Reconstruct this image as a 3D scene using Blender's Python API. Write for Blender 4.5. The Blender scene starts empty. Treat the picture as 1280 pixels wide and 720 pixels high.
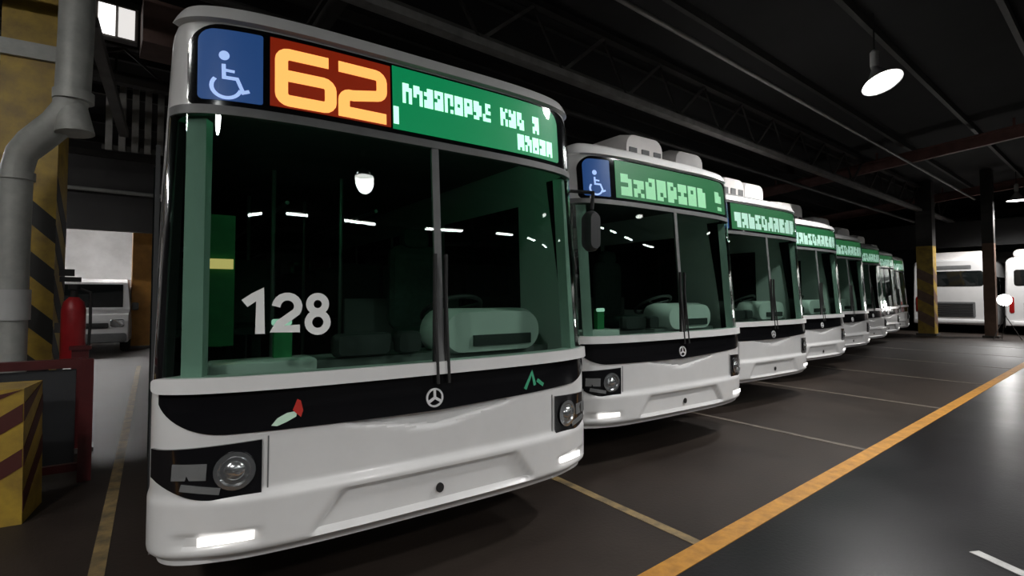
import bpy, math, random
from mathutils import Vector, Matrix
random.seed(7)
S = bpy.context.scene
C = S.collection
R = math.radians

# ------------------------------------------------------------------ camera
# world X runs along the row of bays, Y into the bays, camera above the origin
YAW = 51.0                       # the building's X axis lies 51 degrees right of the view axis
CAM_H = 1.53
FPX = 640.0                      # focal length in pixels of the 1280 wide frame
cam_d = bpy.data.cameras.new('camera'); cam_o = bpy.data.objects.new('camera', cam_d); C.objects.link(cam_o)
cam_d.sensor_width = 36.0; cam_d.lens = 36.0*FPX/1280.0; cam_d.clip_start = .05; cam_d.clip_end = 200
cam_o.location = (0, 0, CAM_H)
PITCH = 2.0
cam_o.rotation_euler = (R(90.0+PITCH), 0, R(YAW-90))
cam_d.shift_y = -(FPX*math.tan(R(PITCH))-9.0)/1280.0       # keeps the horizon at row 369
S.camera = cam_o

# ------------------------------------------------------------------ world, exposure
w = bpy.data.worlds.new('world'); S.world = w; w.use_nodes = True
w.node_tree.nodes['Background'].inputs[0].default_value = (.55, .6, .68, 1)
w.node_tree.nodes['Background'].inputs[1].default_value = .05
vs = S.view_settings
vs.view_transform = 'Standard'; vs.look = 'None'; vs.exposure = 0.0; vs.gamma = 1.0; vs.use_curve_mapping = False

def cw(xr, yf, z=0.0):
    """camera right / forward metres -> world"""
    c, s = math.cos(R(YAW)), math.sin(R(YAW))
    return Vector((xr*s + yf*c, -xr*c + yf*s, z))
def px(x, y, depth):
    """a pixel at a known depth -> world"""
    return cw((x-640)/FPX*depth, depth, CAM_H-(y-369)/FPX*depth)

# ------------------------------------------------------------------ materials
MATS = {}
def mat(name, col, rough=.5, metal=0., emit=None, es=0., noise=0., scale=6., bump=0., coat=0., spec=.5, col2=None, detail=6.):
    if name in MATS: return MATS[name]
    m = bpy.data.materials.new(name); m.use_nodes = True; MATS[name] = m
    nt = m.node_tree; b = nt.nodes['Principled BSDF']
    b.inputs['Base Color'].default_value = (*col, 1); b.inputs['Roughness'].default_value = rough
    b.inputs['Metallic'].default_value = metal; b.inputs['Coat Weight'].default_value = coat
    b.inputs['Specular IOR Level'].default_value = spec
    if emit: b.inputs['Emission Color'].default_value = (*emit, 1); b.inputs['Emission Strength'].default_value = es
    if noise or bump:
        tc = nt.nodes.new('ShaderNodeTexCoord'); nz = nt.nodes.new('ShaderNodeTexNoise')
        nz.inputs['Scale'].default_value = scale; nz.inputs['Detail'].default_value = detail; nz.inputs['Roughness'].default_value = .62
        nt.links.new(tc.outputs['Object'], nz.inputs['Vector'])
        if noise:
            rp = nt.nodes.new('ShaderNodeValToRGB')
            rp.color_ramp.elements[0].position = .32; rp.color_ramp.elements[1].position = .7
            c2 = col2 or tuple(c*(1-noise) for c in col)
            rp.color_ramp.elements[0].color = (*c2, 1); rp.color_ramp.elements[1].color = (*col, 1)
            nt.links.new(nz.outputs['Fac'], rp.inputs['Fac']); nt.links.new(rp.outputs['Color'], b.inputs['Base Color'])
        if bump:
            bp = nt.nodes.new('ShaderNodeBump'); bp.inputs['Strength'].default_value = bump; bp.inputs['Distance'].default_value = .02
            nt.links.new(nz.outputs['Fac'], bp.inputs['Height']); nt.links.new(bp.outputs['Normal'], b.inputs['Normal'])
    return m
def glass_mat(name, tint, gloss=(1, 1, 1), rough=.0, ior=1.5):
    if name in MATS: return MATS[name]
    m = bpy.data.materials.new(name); m.use_nodes = True; MATS[name] = m
    nt = m.node_tree; nt.nodes.clear()
    o = nt.nodes.new('ShaderNodeOutputMaterial'); mx = nt.nodes.new('ShaderNodeMixShader'); fr = nt.nodes.new('ShaderNodeFresnel')
    for nd in [fr]: nt.nodes.remove(nd)
    ge = nt.nodes.new('ShaderNodeNewGeometry'); dt = nt.nodes.new('ShaderNodeVectorMath'); dt.operation = 'DOT_PRODUCT'
    nt.links.new(ge.outputs['Normal'], dt.inputs[0]); nt.links.new(ge.outputs['Incoming'], dt.inputs[1])
    def mth(op, a, b):
        q = nt.nodes.new('ShaderNodeMath'); q.operation = op
        for k, v in enumerate((a, b)):
            if v is None: continue
            if isinstance(v, (int, float)): q.inputs[k].default_value = v
            else: nt.links.new(v, q.inputs[k])
        return q.outputs[0]
    f0 = ((ior-1)/(ior+1))**2                      # Schlick reflectance of a pane, same from both sides
    c5 = mth('POWER', mth('SUBTRACT', 1., mth('ABSOLUTE', dt.outputs['Value'], None)), 5.)
    fac = mth('ADD', mth('MULTIPLY', c5, 1-f0), f0)
    t = nt.nodes.new('ShaderNodeBsdfTransparent'); g = nt.nodes.new('ShaderNodeBsdfGlossy')
    t.inputs['Color'].default_value = (*tint, 1)
    g.inputs['Color'].default_value = (*gloss, 1); g.inputs['Roughness'].default_value = rough
    nt.links.new(fac, mx.inputs[0]); nt.links.new(t.outputs[0], mx.inputs[1]); nt.links.new(g.outputs[0], mx.inputs[2])
    nt.links.new(mx.outputs[0], o.inputs[0]); return m

WHITE = mat('bus_white_paint', (.74, .74, .735), .32, noise=.09, scale=2.5, coat=.35)
BLACK = mat('bus_black_gloss', (.006, .006, .007), .12, coat=.5)
RUBBER = mat('black_rubber', (.012, .012, .012), .7)
DARKPL = mat('dark_plastic', (.03, .032, .033), .5, bump=.1, scale=60)
GREYPL = mat('grey_plastic', (.16, .165, .165), .5, noise=.2, scale=9)
PALEPL = mat('pale_plastic', (.55, .56, .55), .45, noise=.12, scale=5)
PILLAR = mat('pillar_plastic', (.40, .47, .44), .5, noise=.1, scale=5)
CHROME = mat('chrome', (.85, .85, .86), .35, .25)
REFL = mat('lamp_reflector', (.55, .57, .58), .2, .9)
GLASS = glass_mat('windshield_glass', (.74, .84, .79), ior=1.42)
CLEAR = glass_mat('clear_glass', (.95, .97, .97), ior=1.3, rough=.05)
TINT = mat('tinted_side_glass', (.008, .01, .01), .06, coat=.4)
FLOORIN = mat('bus_floor', (.05, .05, .055), .6)
INWALL = mat('bus_lining', (.09, .095, .095), .6)
SEAT = mat('seat_fabric', (.03, .06, .05), .85, noise=.4, scale=25)
YELPOLE = mat('handrail_steel', (.42, .43, .42), .3, .6)
GRNFILL = mat('green_fill_glow', (.02, .1, .05), .5, emit=(.2, 1., .5), es=2.4)  # glow of an added cab fill, not a fitting of the bus
GRNFILL2 = mat('dim_green_fill_glow', (.02, .1, .05), .5, emit=(.45, 1., .7), es=.7)
GREENPANEL = mat('green_cab_panel', (.02, .22, .07), .5, noise=.3, scale=8)
AMBER = mat('amber_display', (.3, .2, .05), .5, emit=(1., .72, .25), es=.7)
FOG = mat('fog_lamp_lit', (.8, .8, .8), .3, emit=(1, .96, .92), es=1.1)
BLUE_D = mat('blue_panel_lit', (.01, .03, .12), .4, emit=(.025, .085, .27), es=.6)
BLUE_S = mat('pale_blue_symbol_lit', (.3, .4, .6), .4, emit=(.42, .56, .95), es=.9)
RED_D = mat('red_led_panel', (.08, .01, .0), .5, emit=(.36, .02, .002), es=.5)
ORANGE_S = mat('orange_led', (.5, .2, .05), .4, emit=(1., .40, .10), es=1.5)
GRN_D = mat('green_led_panel', (.0, .05, .02), .5, emit=(.0, .26, .085), es=.8)
MINT_S = mat('mint_led_text', (.3, .6, .4), .4, emit=(.50, 1., .68), es=1.5)
GRN_D2 = mat('dim_green_led_panel', (.0, .04, .015), .5, emit=(.04, .20, .07), es=.7)
MINT_S2 = mat('dim_green_led_text', (.3, .5, .35), .4, emit=(.22, .52, .26), es=.8)
PALE_S3 = mat('pale_led_text', (.4, .5, .45), .4, emit=(.45, .72, .58), es=.8)
DECAL = mat('white_decal', (.8, .82, .8), .5, emit=None)
LEAFW = mat('decal_pale_green', (.62, .85, .68), .4)
LEAFR = mat('decal_red', (.5, .03, .02), .4)
LEAFG = mat('decal_green', (.06, .36, .2), .4)
TAILR = mat('tail_lamp_red', (.35, .01, .01), .25)
LIGHTW = mat('lamp_glow_white', (.9, .9, .9), .4, emit=(1, .97, .95), es=14.)
TUBE_E = mat('fluorescent_glow', (.9, .9, .9), .4, emit=(.95, 1., .98), es=45.)
STEEL = mat('dark_roof_steel', (.040, .037, .034), .6, .3, noise=.45, scale=3.)
CHORD = mat('pale_grey_steel', (.30, .29, .275), .55, .2, noise=.4, scale=4.)
STEEL2 = mat('grey_roof_steel', (.115, .108, .10), .55, .3, noise=.35, scale=4.)
REDSTEEL = mat('red_oxide_steel', (.20, .085, .07), .6, noise=.45, scale=3.)
DECK = mat('dark_roof_deck', (.010, .010, .010), .9, noise=.4, scale=1.5)
WALLM = mat('dirty_white_wall', (.62, .61, .6), .8, noise=.25, scale=1.2)
WALLD = mat('dark_wall', (.06, .058, .057), .85, noise=.3, scale=.8)
YELLOW = mat('yellow_paint', (.50, .33, .035), .5, noise=.45, scale=5., col2=(.24, .15, .03))
ORANGEP = mat('orange_paint', (.52, .24, .035), .55, noise=.35, scale=4.)
STRIPE = mat('black_stripe_paint', (.014, .013, .012), .55)
STRIPER = mat('dark_red_stripe_paint', (.07, .012, .008), .55)
GALV = mat('galvanised_pipe', (.46, .47, .44), .5, .1, noise=.3, scale=5.)
BROWNP = mat('brown_paint', (.22, .13, .09), .6, noise=.35, scale=4.)
REDP = mat('red_paint', (.42, .015, .02), .4, noise=.25, scale=6.)
REDD = mat('red_rail_paint', (.085, .007, .008), .45, noise=.3, scale=6.)
PANELG = mat('dark_grey_panel', (.03, .032, .036), .6, noise=.3, scale=4.)
RUSTY = mat('rusty_sheet', (.17, .10, .085), .7, noise=.4, scale=4.)
SHADE = mat('enamel_shade', (.5, .5, .5), .4)
VANW = mat('van_white', (.7, .7, .7), .35, noise=.1, scale=2.)
ROOFU = mat('roof_unit_white', (.86, .83, .81), .4, noise=.12, scale=4.)

# ------------------------------------------------------------------ mesh helpers
class MB:
    def __init__(s): s.v = []; s.f = []
    def box(s, c, d, rot=None, taper=None):
        n = len(s.v); c = Vector(c)
        for k in range(8):
            p = Vector(((1 if k & 1 else -1)*d[0]/2, (1 if k & 2 else -1)*d[1]/2, (1 if k & 4 else -1)*d[2]/2))
            if taper and k & 4: p.x *= taper; p.y *= taper
            if rot: p = rot @ p
            s.v.append(tuple(c+p))
        for q in ((0, 2, 3, 1), (4, 5, 7, 6), (0, 1, 5, 4), (2, 6, 7, 3), (0, 4, 6, 2), (1, 3, 7, 5)):
            s.f.append(tuple(n+i for i in q))
        return s
    def rbox(s, c, d, r, seg=3):
        """box with rounded vertical profile edges in XZ, extruded along Y"""
        n = len(s.v); pts = []
        for (sx, sz, a0) in ((1, 1, 0), (-1, 1, 90), (-1, -1, 180), (1, -1, 270)):
            for k in range(seg+1):
                a = R(a0+90*k/seg)
                pts.append((sx*(d[0]/2-r)+r*math.cos(a), sz*(d[2]/2-r)+r*math.sin(a)))
        m = len(pts)
        for yy, sc in ((-d[1]/2, .86), (-d[1]/2+min(r, d[1]*.3), 1.), (d[1]/2-min(r, d[1]*.3), 1.), (d[1]/2, .86)):
            for (a, b) in pts: s.v.append((c[0]+a*sc, c[1]+yy, c[2]+b*sc))
        for k in range(3):
            for i in range(m):
                j = (i+1) % m
                s.f.append((n+k*m+i, n+k*m+j, n+(k+1)*m+j, n+(k+1)*m+i))
        s.f.append(tuple(n+i for i in range(m-1, -1, -1))); s.f.append(tuple(n+3*m+i for i in range(m)))
        return s
    def bar(s, a, b, wd, ht):
        a = Vector(a); b = Vector(b); d = b-a
        q = d.to_track_quat('X', 'Z').to_matrix()
        return s.box((a+b)/2, (d.length, wd, ht), q)
    def tube(s, pts, r, seg=12, cap=True):
        pts = [Vector(p) for p in pts]; n0 = len(s.v); rr = r if isinstance(r, (list, tuple)) else [r]*len(pts)
        t0 = (pts[1]-pts[0]).normalized(); up = Vector((0, 0, 1)) if abs(t0.z) < .9 else Vector((1, 0, 0))
        x = t0.cross(up).normalized()
        for i, p in enumerate(pts):
            t = (pts[min(i+1, len(pts)-1)]-pts[max(i-1, 0)]).normalized()
            x = (x-t*x.dot(t)).normalized(); y = t.cross(x)
            for k in range(seg):
                a = 2*math.pi*k/seg
                s.v.append(tuple(p+(x*math.cos(a)+y*math.sin(a))*rr[i]))
        for i in range(len(pts)-1):
            for k in range(seg):
                j = (k+1) % seg
                s.f.append((n0+i*seg+k, n0+i*seg+j, n0+(i+1)*seg+j, n0+(i+1)*seg+k))
        if cap:
            s.f.append(tuple(n0+k for k in range(seg-1, -1, -1))); s.f.append(tuple(n0+(len(pts)-1)*seg+k for k in range(seg)))
        return s
    def lathe(s, prof, c=(0, 0, 0), seg=20, rot=None):
        n0 = len(s.v); c = Vector(c); m = len(prof)
        for k in range(seg):
            a = 2*math.pi*k/seg
            for (r, z) in prof:
                p = Vector((r*math.cos(a), r*math.sin(a), z))
                if rot: p = rot @ p
                s.v.append(tuple(c+p))
        for k in range(seg):
            j = (k+1) % seg
            for i in range(m-1): s.f.append((n0+k*m+i, n0+j*m+i, n0+j*m+i+1, n0+k*m+i+1))
        return s
    def prism(s, poly, fn, t):
        """poly of 2D points mapped through fn(a, b, offset) with thickness t"""
        n = len(s.v); m = len(poly)
        for (a, b) in poly: s.v.append(tuple(fn(a, b, t)))
        for (a, b) in poly: s.v.append(tuple(fn(a, b, 0)))
        s.f.append(tuple(n+i for i in range(m))); s.f.append(tuple(n+m+i for i in range(m-1, -1, -1)))
        for i in range(m):
            j = (i+1) % m; s.f.append((n+i, n+m+i, n+m+j, n+j))
        return s
    def build(s, name, m, parent=None, smooth=False):
        me = bpy.data.meshes.new(name); me.from_pydata(s.v, [], s.f); me.update()
        if smooth:
            me.polygons.foreach_set('use_smooth', [True]*len(me.polygons))
            try: me.set_sharp_from_angle(angle=R(38))
            except Exception: pass
        me.materials.append(m)
        o = bpy.data.objects.new(name, me); C.objects.link(o)
        if parent: o.parent = parent
        return o
def empty(name, loc=(0, 0, 0), rz=0.):
    o = bpy.data.objects.new(name, None); C.objects.link(o); o.location = loc; o.rotation_euler = (0, 0, rz); o.empty_display_size = .2
    return o
def tag(o, label=None, cat=None, group=None, kind=None):
    if label: o['label'] = label
    if cat: o['category'] = cat
    if group: o['group'] = group
    if kind: o['kind'] = kind
    return o
def base(n): return n.split('.')[0]
KIDS = {}
def kids(o): return [c for c in bpy.data.objects if c.parent == o]
def copy_tree(o, parent=None, skip=()):
    c = o.copy(); C.objects.link(c); c.parent = parent
    for ch in kids(o):
        if base(ch.name) not in skip: copy_tree(ch, c, skip)
    return c

# ------------------------------------------------------------------ setting
RY = 1.0
def roof_z(y):
    if y > 14: return 6.3-.09*(14-RY)
    return 6.3-.09*abs(y-RY)
X0, X1, Y0, Y1 = -14., 44., -13., 28.

def floor_mat():
    m = bpy.data.materials.new('garage_floor'); m.use_nodes = True; nt = m.node_tree; b = nt.nodes['Principled BSDF']
    tc = nt.nodes.new('ShaderNodeTexCoord'); sp = nt.nodes.new('ShaderNodeSeparateXYZ'); nt.links.new(tc.outputs['Object'], sp.inputs[0])
    n1 = nt.nodes.new('ShaderNodeTexNoise'); n1.inputs['Scale'].default_value = .9; n1.inputs['Detail'].default_value = 8; n1.inputs['Roughness'].default_value = .65
    n2 = nt.nodes.new('ShaderNodeTexNoise'); n2.inputs['Scale'].default_value = 40; n2.inputs['Detail'].default_value = 3
    for n in (n1, n2): nt.links.new(tc.outputs['Object'], n.inputs['Vector'])
    gt = nt.nodes.new('ShaderNodeMath'); gt.operation = 'GREATER_THAN'; gt.inputs[1].default_value = 1.715; nt.links.new(sp.outputs['Y'], gt.inputs[0])
    ra = nt.nodes.new('ShaderNodeValToRGB'); rb = nt.nodes.new('ShaderNodeValToRGB')
    ra.color_ramp.elements[0].color = (.006, .006, .007, 1); ra.color_ramp.elements[1].color = (.013, .012, .0135, 1)      # lane
    rb.color_ramp.elements[0].color = (.019, .014, .0115, 1); rb.color_ramp.elements[1].color = (.042, .032, .026, 1)      # bays
    for r in (ra, rb):
        r.color_ramp.elements[0].position = .3; r.color_ramp.elements[1].position = .72; nt.links.new(n1.outputs['Fac'], r.inputs['Fac'])
    mx = nt.nodes.new('ShaderNodeMix'); mx.data_type = 'RGBA'
    nt.links.new(gt.outputs[0], mx.inputs['Factor']); nt.links.new(ra.outputs[0], mx.inputs['A']); nt.links.new(rb.outputs[0], mx.inputs['B'])
    nt.links.new(mx.outputs['Result'], b.inputs['Base Color'])
    mr = nt.nodes.new('ShaderNodeMapRange'); mr.inputs['To Min'].default_value = .22; mr.inputs['To Max'].default_value = .42; b.inputs['Specular IOR Level'].default_value = .2
    nt.links.new(n1.outputs['Fac'], mr.inputs['Value'])
    md = nt.nodes.new('ShaderNodeMath'); md.operation = 'MULTIPLY_ADD'; md.inputs[1].default_value = .22
    nt.links.new(gt.outputs[0], md.inputs[0]); nt.links.new(mr.outputs[0], md.inputs[2]); nt.links.new(md.outputs[0], b.inputs['Roughness'])
    bp = nt.nodes.new('ShaderNodeBump'); bp.inputs['Strength'].default_value = .12; bp.inputs['Distance'].default_value = .01
    nt.links.new(n2.outputs['Fac'], bp.inputs['Height']); nt.links.new(bp.outputs['Normal'], b.inputs['Normal'])
    return m
fl = MB().box(((X0+X1)/2, (Y0+Y1)/2, -.1), (X1-X0, Y1-Y0, .2)).build('floor', floor_mat())
tag(fl, 'dark worn garage floor with a smooth driving lane', kind='structure')
ce = MB()
ys = [Y0, RY, 14., Y1]
for a, b in zip(ys[:-1], ys[1:]):
    n = len(ce.v)
    for (y, x, dz) in ((a, X0, 0), (a, X1, 0), (b, X1, 0), (b, X0, 0), (a, X0, .12), (a, X1, .12), (b, X1, .12), (b, X0, .12)):
        ce.v.append((x, y, roof_z(y)+dz))
    ce.f += [(n, n+1, n+2, n+3), (n+7, n+6, n+5, n+4)]
    if a == Y0: ce.f.append((n, n+4, n+5, n+1))
    if b == Y1: ce.f.append((n+3, n+2, n+6, n+7))
    ce.f += [(n, n+3, n+7, n+4), (n+1, n+5, n+6, n+2)]
ceil = tag(ce.build('ceiling', DECK), 'dark sheet roof over the bus garage', kind='structure')
for y in [Y0+.8+1.5*i for i in range(26)]:
    if y < Y1-.4: MB().box(((X0+X1)/2, y, roof_z(y)-.075), (X1-X0-.4, .08, .15)).build('purlin', STEEL, ceil)
for nm, c, d, m, lb in (('wall_back', ((X0+X1)/2, Y1+.1, 3.2), (X1-X0, .2, 6.4), WALLM, 'dirty white wall behind the parking bays'),
                    ('wall_front', ((X0+X1)/2, Y0-.1, 3.2), (X1-X0, .2, 6.4), WALLD, 'dark wall across the driving lane'),
                    ('wall_left', (X0-.1, (Y0+Y1)/2, 3.2), (.2, Y1-Y0, 6.4), WALLD, 'dark end wall on the near side'),
                    ('wall_right', (X1+.1, (Y0+Y1)/2, 3.2), (.2, Y1-Y0, 6.4), WALLD, 'dark end wall beyond the last bus')):
    tag(MB().box(c, d).build(nm, m), lb, kind='structure')
tag(MB().box((-5.5, 16.6, 4.2), (17, .25, 2.05)).build('trim_1', WALLD), 'dark header wall over the back bays', kind='structure')
tag(MB().box((28.2, -1.6, 4.08), (.22, 20.8, 1.05)).build('trim_2', DECK), 'dark header wall beyond the last bus', kind='structure')

BUS_RZ = R(YAW-55.0)            # the buses stand 4 degrees askew to the building
# painted lines
LY = mat('yellow_line_paint', (.56, .26, .03), .6, noise=.5, scale=9., col2=(.32, .14, .016), bump=.2)
LB = mat('faded_bay_line_paint', (.36, .25, .10), .65, noise=.75, scale=7., col2=(.09, .07, .045))
LB2 = mat('worn_bay_line_paint', (.15, .12, .09), .65, noise=.7, scale=7., col2=(.06, .05, .04))
LW = mat('white_mark_paint', (.5, .5, .48), .6, noise=.4, scale=9.)
tag(MB().box((15, 1.715, .002), (58, .13, .004)).build('lane_line', LY), 'long yellow line along the front of the bays', 'line')
ordl = ['second and third', 'third and fourth', 'fourth and fifth', 'fifth and sixth', 'sixth and seventh', 'seventh and eighth']
for k in range(-1, 7):
    bx, by = (-.403, 2.815) if k < 1 else (1.70+2.043*(k-1), 5.11+2.226*(k-1))
    lx = -1.51 if k < 0 else (1.50 if k == 0 else 1.475)
    o_ = cw(bx, by); ax = Vector((math.cos(BUS_RZ), math.sin(BUS_RZ), 0)); ay = Vector((-math.sin(BUS_RZ), math.cos(BUS_RZ), 0))
    st_ = o_+ax*lx; st_ = st_+ay*((1.78-st_.y)/ay.y)
    o = MB().box((0, 6, 0), (.075, 12., .004)).build('bay_line', LB if k < 1 else LB2); o.location = (st_.x, st_.y, .0015); o.rotation_euler = (0, 0, BUS_RZ)
    lab = {-1: 'faded yellow bay line between bus 128 and the red rail', 0: 'yellow bay line between bus 128 and the bus beside it'}.get(k) or 'worn bay line between the %s buses of the row' % ordl[k-1]
    tag(o, lab, 'line', 'bay lines')
o = MB().box((0, 0, 0), (.07, 1.5, .004)).build('floor_mark', LW); o.location = (3.75, .02, .0015); o.rotation_euler = (0, 0, R(-28)); tag(o, 'short white painted mark on the driving lane', 'line')

# ------------------------------------------------------------------ bus
W0, BD, BN = 1.275, .35, 3.2
ZR, RR = 2.75, .24
LEN = 11.2
def Wz(z): return W0-max(0, min(1, (z-1.0)/1.7))*.05
def rake(z): return max(0, z-.95)/1.65*.12
def Dz(z):
    t = max(0, min(1, (z-1.3)/1.4)); return BD+.07*t*t*(3-2*t)
def Nz(z):
    t = max(0, min(1, (z-1.3)/1.4)); return BN+.8*t*t*(3-2*t)
def plan(th, z):
    """front plan curve at angle th (-90..90 deg, radians): x, y, normal"""
    W = Wz(z); e = 2/Nz(z)
    s, c = math.sin(th), math.cos(th)
    x = W*math.copysign(abs(s)**e, s); y = Dz(z)*(1-max(0, c)**e)
    return x, y+rake(z)
def Pth(th, v, off=0.):
    ph = 0.; z = v; inset = 0.; dz = 0.
    if v > ZR: ph = min((v-ZR)/RR, math.pi/2); z = ZR; inset = RR*(1-math.cos(ph)); dz = RR*math.sin(ph)
    x, y = plan(th, z); d = .02
    xa, ya = plan(max(-math.pi/2, th-d), z); xb, yb = plan(min(math.pi/2, th+d), z)
    t = Vector((xb-xa, yb-ya)).normalized(); nx, ny = t.y, -t.x          # outward
    o = off*math.cos(ph)-inset
    return Vector((x+nx*o, y+ny*o, z+dz+off*math.sin(ph)))
def th_of(x, z):
    a = min(1., abs(x)/Wz(min(z, ZR))); return math.copysign(math.asin(min(1., a**(Nz(min(z, ZR))/2))), x)
def P(x, z, off=0.): return Pth(th_of(x, z), z, off)
def patch(poly_fn, nx, nz, off, thick, dfn=None, useth=False):
    """grid s,t in 0..1 -> (x or theta, z) by poly_fn, offset along the normal, with thickness and rim"""
    m = MB(); F = Pth if useth else P
    for layer in (0, 1):
        for j in range(nz+1):
            for i in range(nx+1):
                a, z = poly_fn(i/nx, j/nz)
                o = off+(dfn(a, z) if dfn else 0) if layer == 0 else off-thick
                m.v.append(tuple(F(a, z, o)))
    L = (nx+1)*(nz+1); q = lambda i, j, l: l*L+j*(nx+1)+i
    for j in range(nz):
        for i in range(nx):
            m.f.append((q(i, j, 0), q(i+1, j, 0), q(i+1, j+1, 0), q(i, j+1, 0)))
            m.f.append((q(i, j+1, 1), q(i+1, j+1, 1), q(i+1, j, 1), q(i, j, 1)))
    for i in range(nx):
        m.f.append((q(i+1, 0, 0), q(i, 0, 0), q(i, 0, 1), q(i+1, 0, 1))); m.f.append((q(i, nz, 0), q(i+1, nz, 0), q(i+1, nz, 1), q(i, nz, 1)))
    for j in range(nz):
        m.f.append((q(0, j, 0), q(0, j+1, 0), q(0, j+1, 1), q(0, j, 1))); m.f.append((q(nx, j+1, 0), q(nx, j, 0), q(nx, j, 1), q(nx, j+1, 1)))
    return m
def rrect(x0, x1, z0, z1, r=(0, 0, 0, 0)):
    """patch function of a rectangle with rounded corners (r: bl, br, tr, tl)"""
    def fn(s, t):
        # the columns near the ends shrink in height along the corner arcs
        x = x0+(x1-x0)*(.5-.5*math.cos(math.pi*s)); zb, zt = z0, z1
        for (rr, left, top) in ((r[0], 1, 0), (r[1], 0, 0), (r[2], 0, 1), (r[3], 1, 1)):
            if rr <= 0: continue
            dx = (x-x0) if left else (x1-x)
            if dx < rr:
                h = rr-math.sqrt(max(0, rr*rr-(rr-dx)**2))
                if top: zt -= h
                else: zb += h
        return x, zb+(zt-zb)*t
    return fn
def sstep(a, b, x):
    t = max(0, min(1, (x-a)/(b-a))); return t*t*(3-2*t)
def stroke(m, pts, wd, off, t, closed=False):
    """thick polyline on the front surface, as one strip of joined quads with thickness"""
    n = len(pts); L = []; Rr = []
    for i in range(n):
        if closed: a, b = pts[(i-1) % n], pts[(i+1) % n]
        else: a, b = pts[max(0, i-1)], pts[min(n-1, i+1)]
        p = pts[i]
        d1 = Vector((p[0]-a[0], p[1]-a[1])); d2 = Vector((b[0]-p[0], b[1]-p[1]))
        if d1.length < 1e-6: d1 = d2
        if d2.length < 1e-6: d2 = d1
        d1.normalize(); d2.normalize(); tt = (d1+d2)
        if tt.length < 1e-4: tt = d1.copy()
        tt.normalize(); nn = Vector((-tt.y, tt.x)); k = wd/2/max(.6, nn.dot(Vector((-d1.y, d1.x))))
        L.append((p[0]+nn.x*k, p[1]+nn.y*k)); Rr.append((p[0]-nn.x*k, p[1]-nn.y*k))
    base_ = len(m.v)
    for (l, r) in zip(L, Rr):
        for (q, o) in ((l, off+t), (r, off+t), (l, off), (r, off)): m.v.append(tuple(P(q[0], q[1], o)))
    rng = range(n) if closed else range(n-1)
    for i in rng:
        j = (i+1) % n; a = base_+4*i; b = base_+4*j
        m.f += [(a, a+1, b+1, b), (a, b, b+2, a+2), (a+1, a+3, b+3, b+1)]
    if not closed: m.f += [(base_, base_+2, base_+3, base_+1), (base_+4*n-4, base_+4*n-3, base_+4*n-1, base_+4*n-2)]
    return m
def arc(cx, cz, rx, rz, a0, a1, n=8): return [(cx+rx*math.cos(R(a0+(a1-a0)*k/n)), cz+rz*math.sin(R(a0+(a1-a0)*k/n))) for k in range(n+1)]

def fascia_relief(x, z):
    o = 0.
    # lens shaped slot under the black band
    top = .905+.03*abs(x); d = sstep(.50, .42, abs(x))
    if d > 0: o -= .045*d*sstep(.815+.16*abs(x), .835+.16*abs(x), z)*sstep(top, top-.012, z)
    # step of the bumper, proud of the panel above it
    o += (.028-.018*sstep(.9, 1.2, abs(x)))*sstep(.665, .615, z)
    # trapezoid plate recess
    e = .50+(.59-z)*.75
    o -= .034*sstep(e+.03, e-.02, abs(x))*sstep(.605, .575, z)*sstep(.405, .43, z)
    # bottom tuck
    o -= .05*sstep(.41, .355, z)
    # small ledge over the fog lamps
    o -= .014*sstep(.84, .9, abs(x))*sstep(1.22, 1.14, abs(x))*sstep(.50, .48, z)*sstep(.425, .44, z)
    return o

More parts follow.
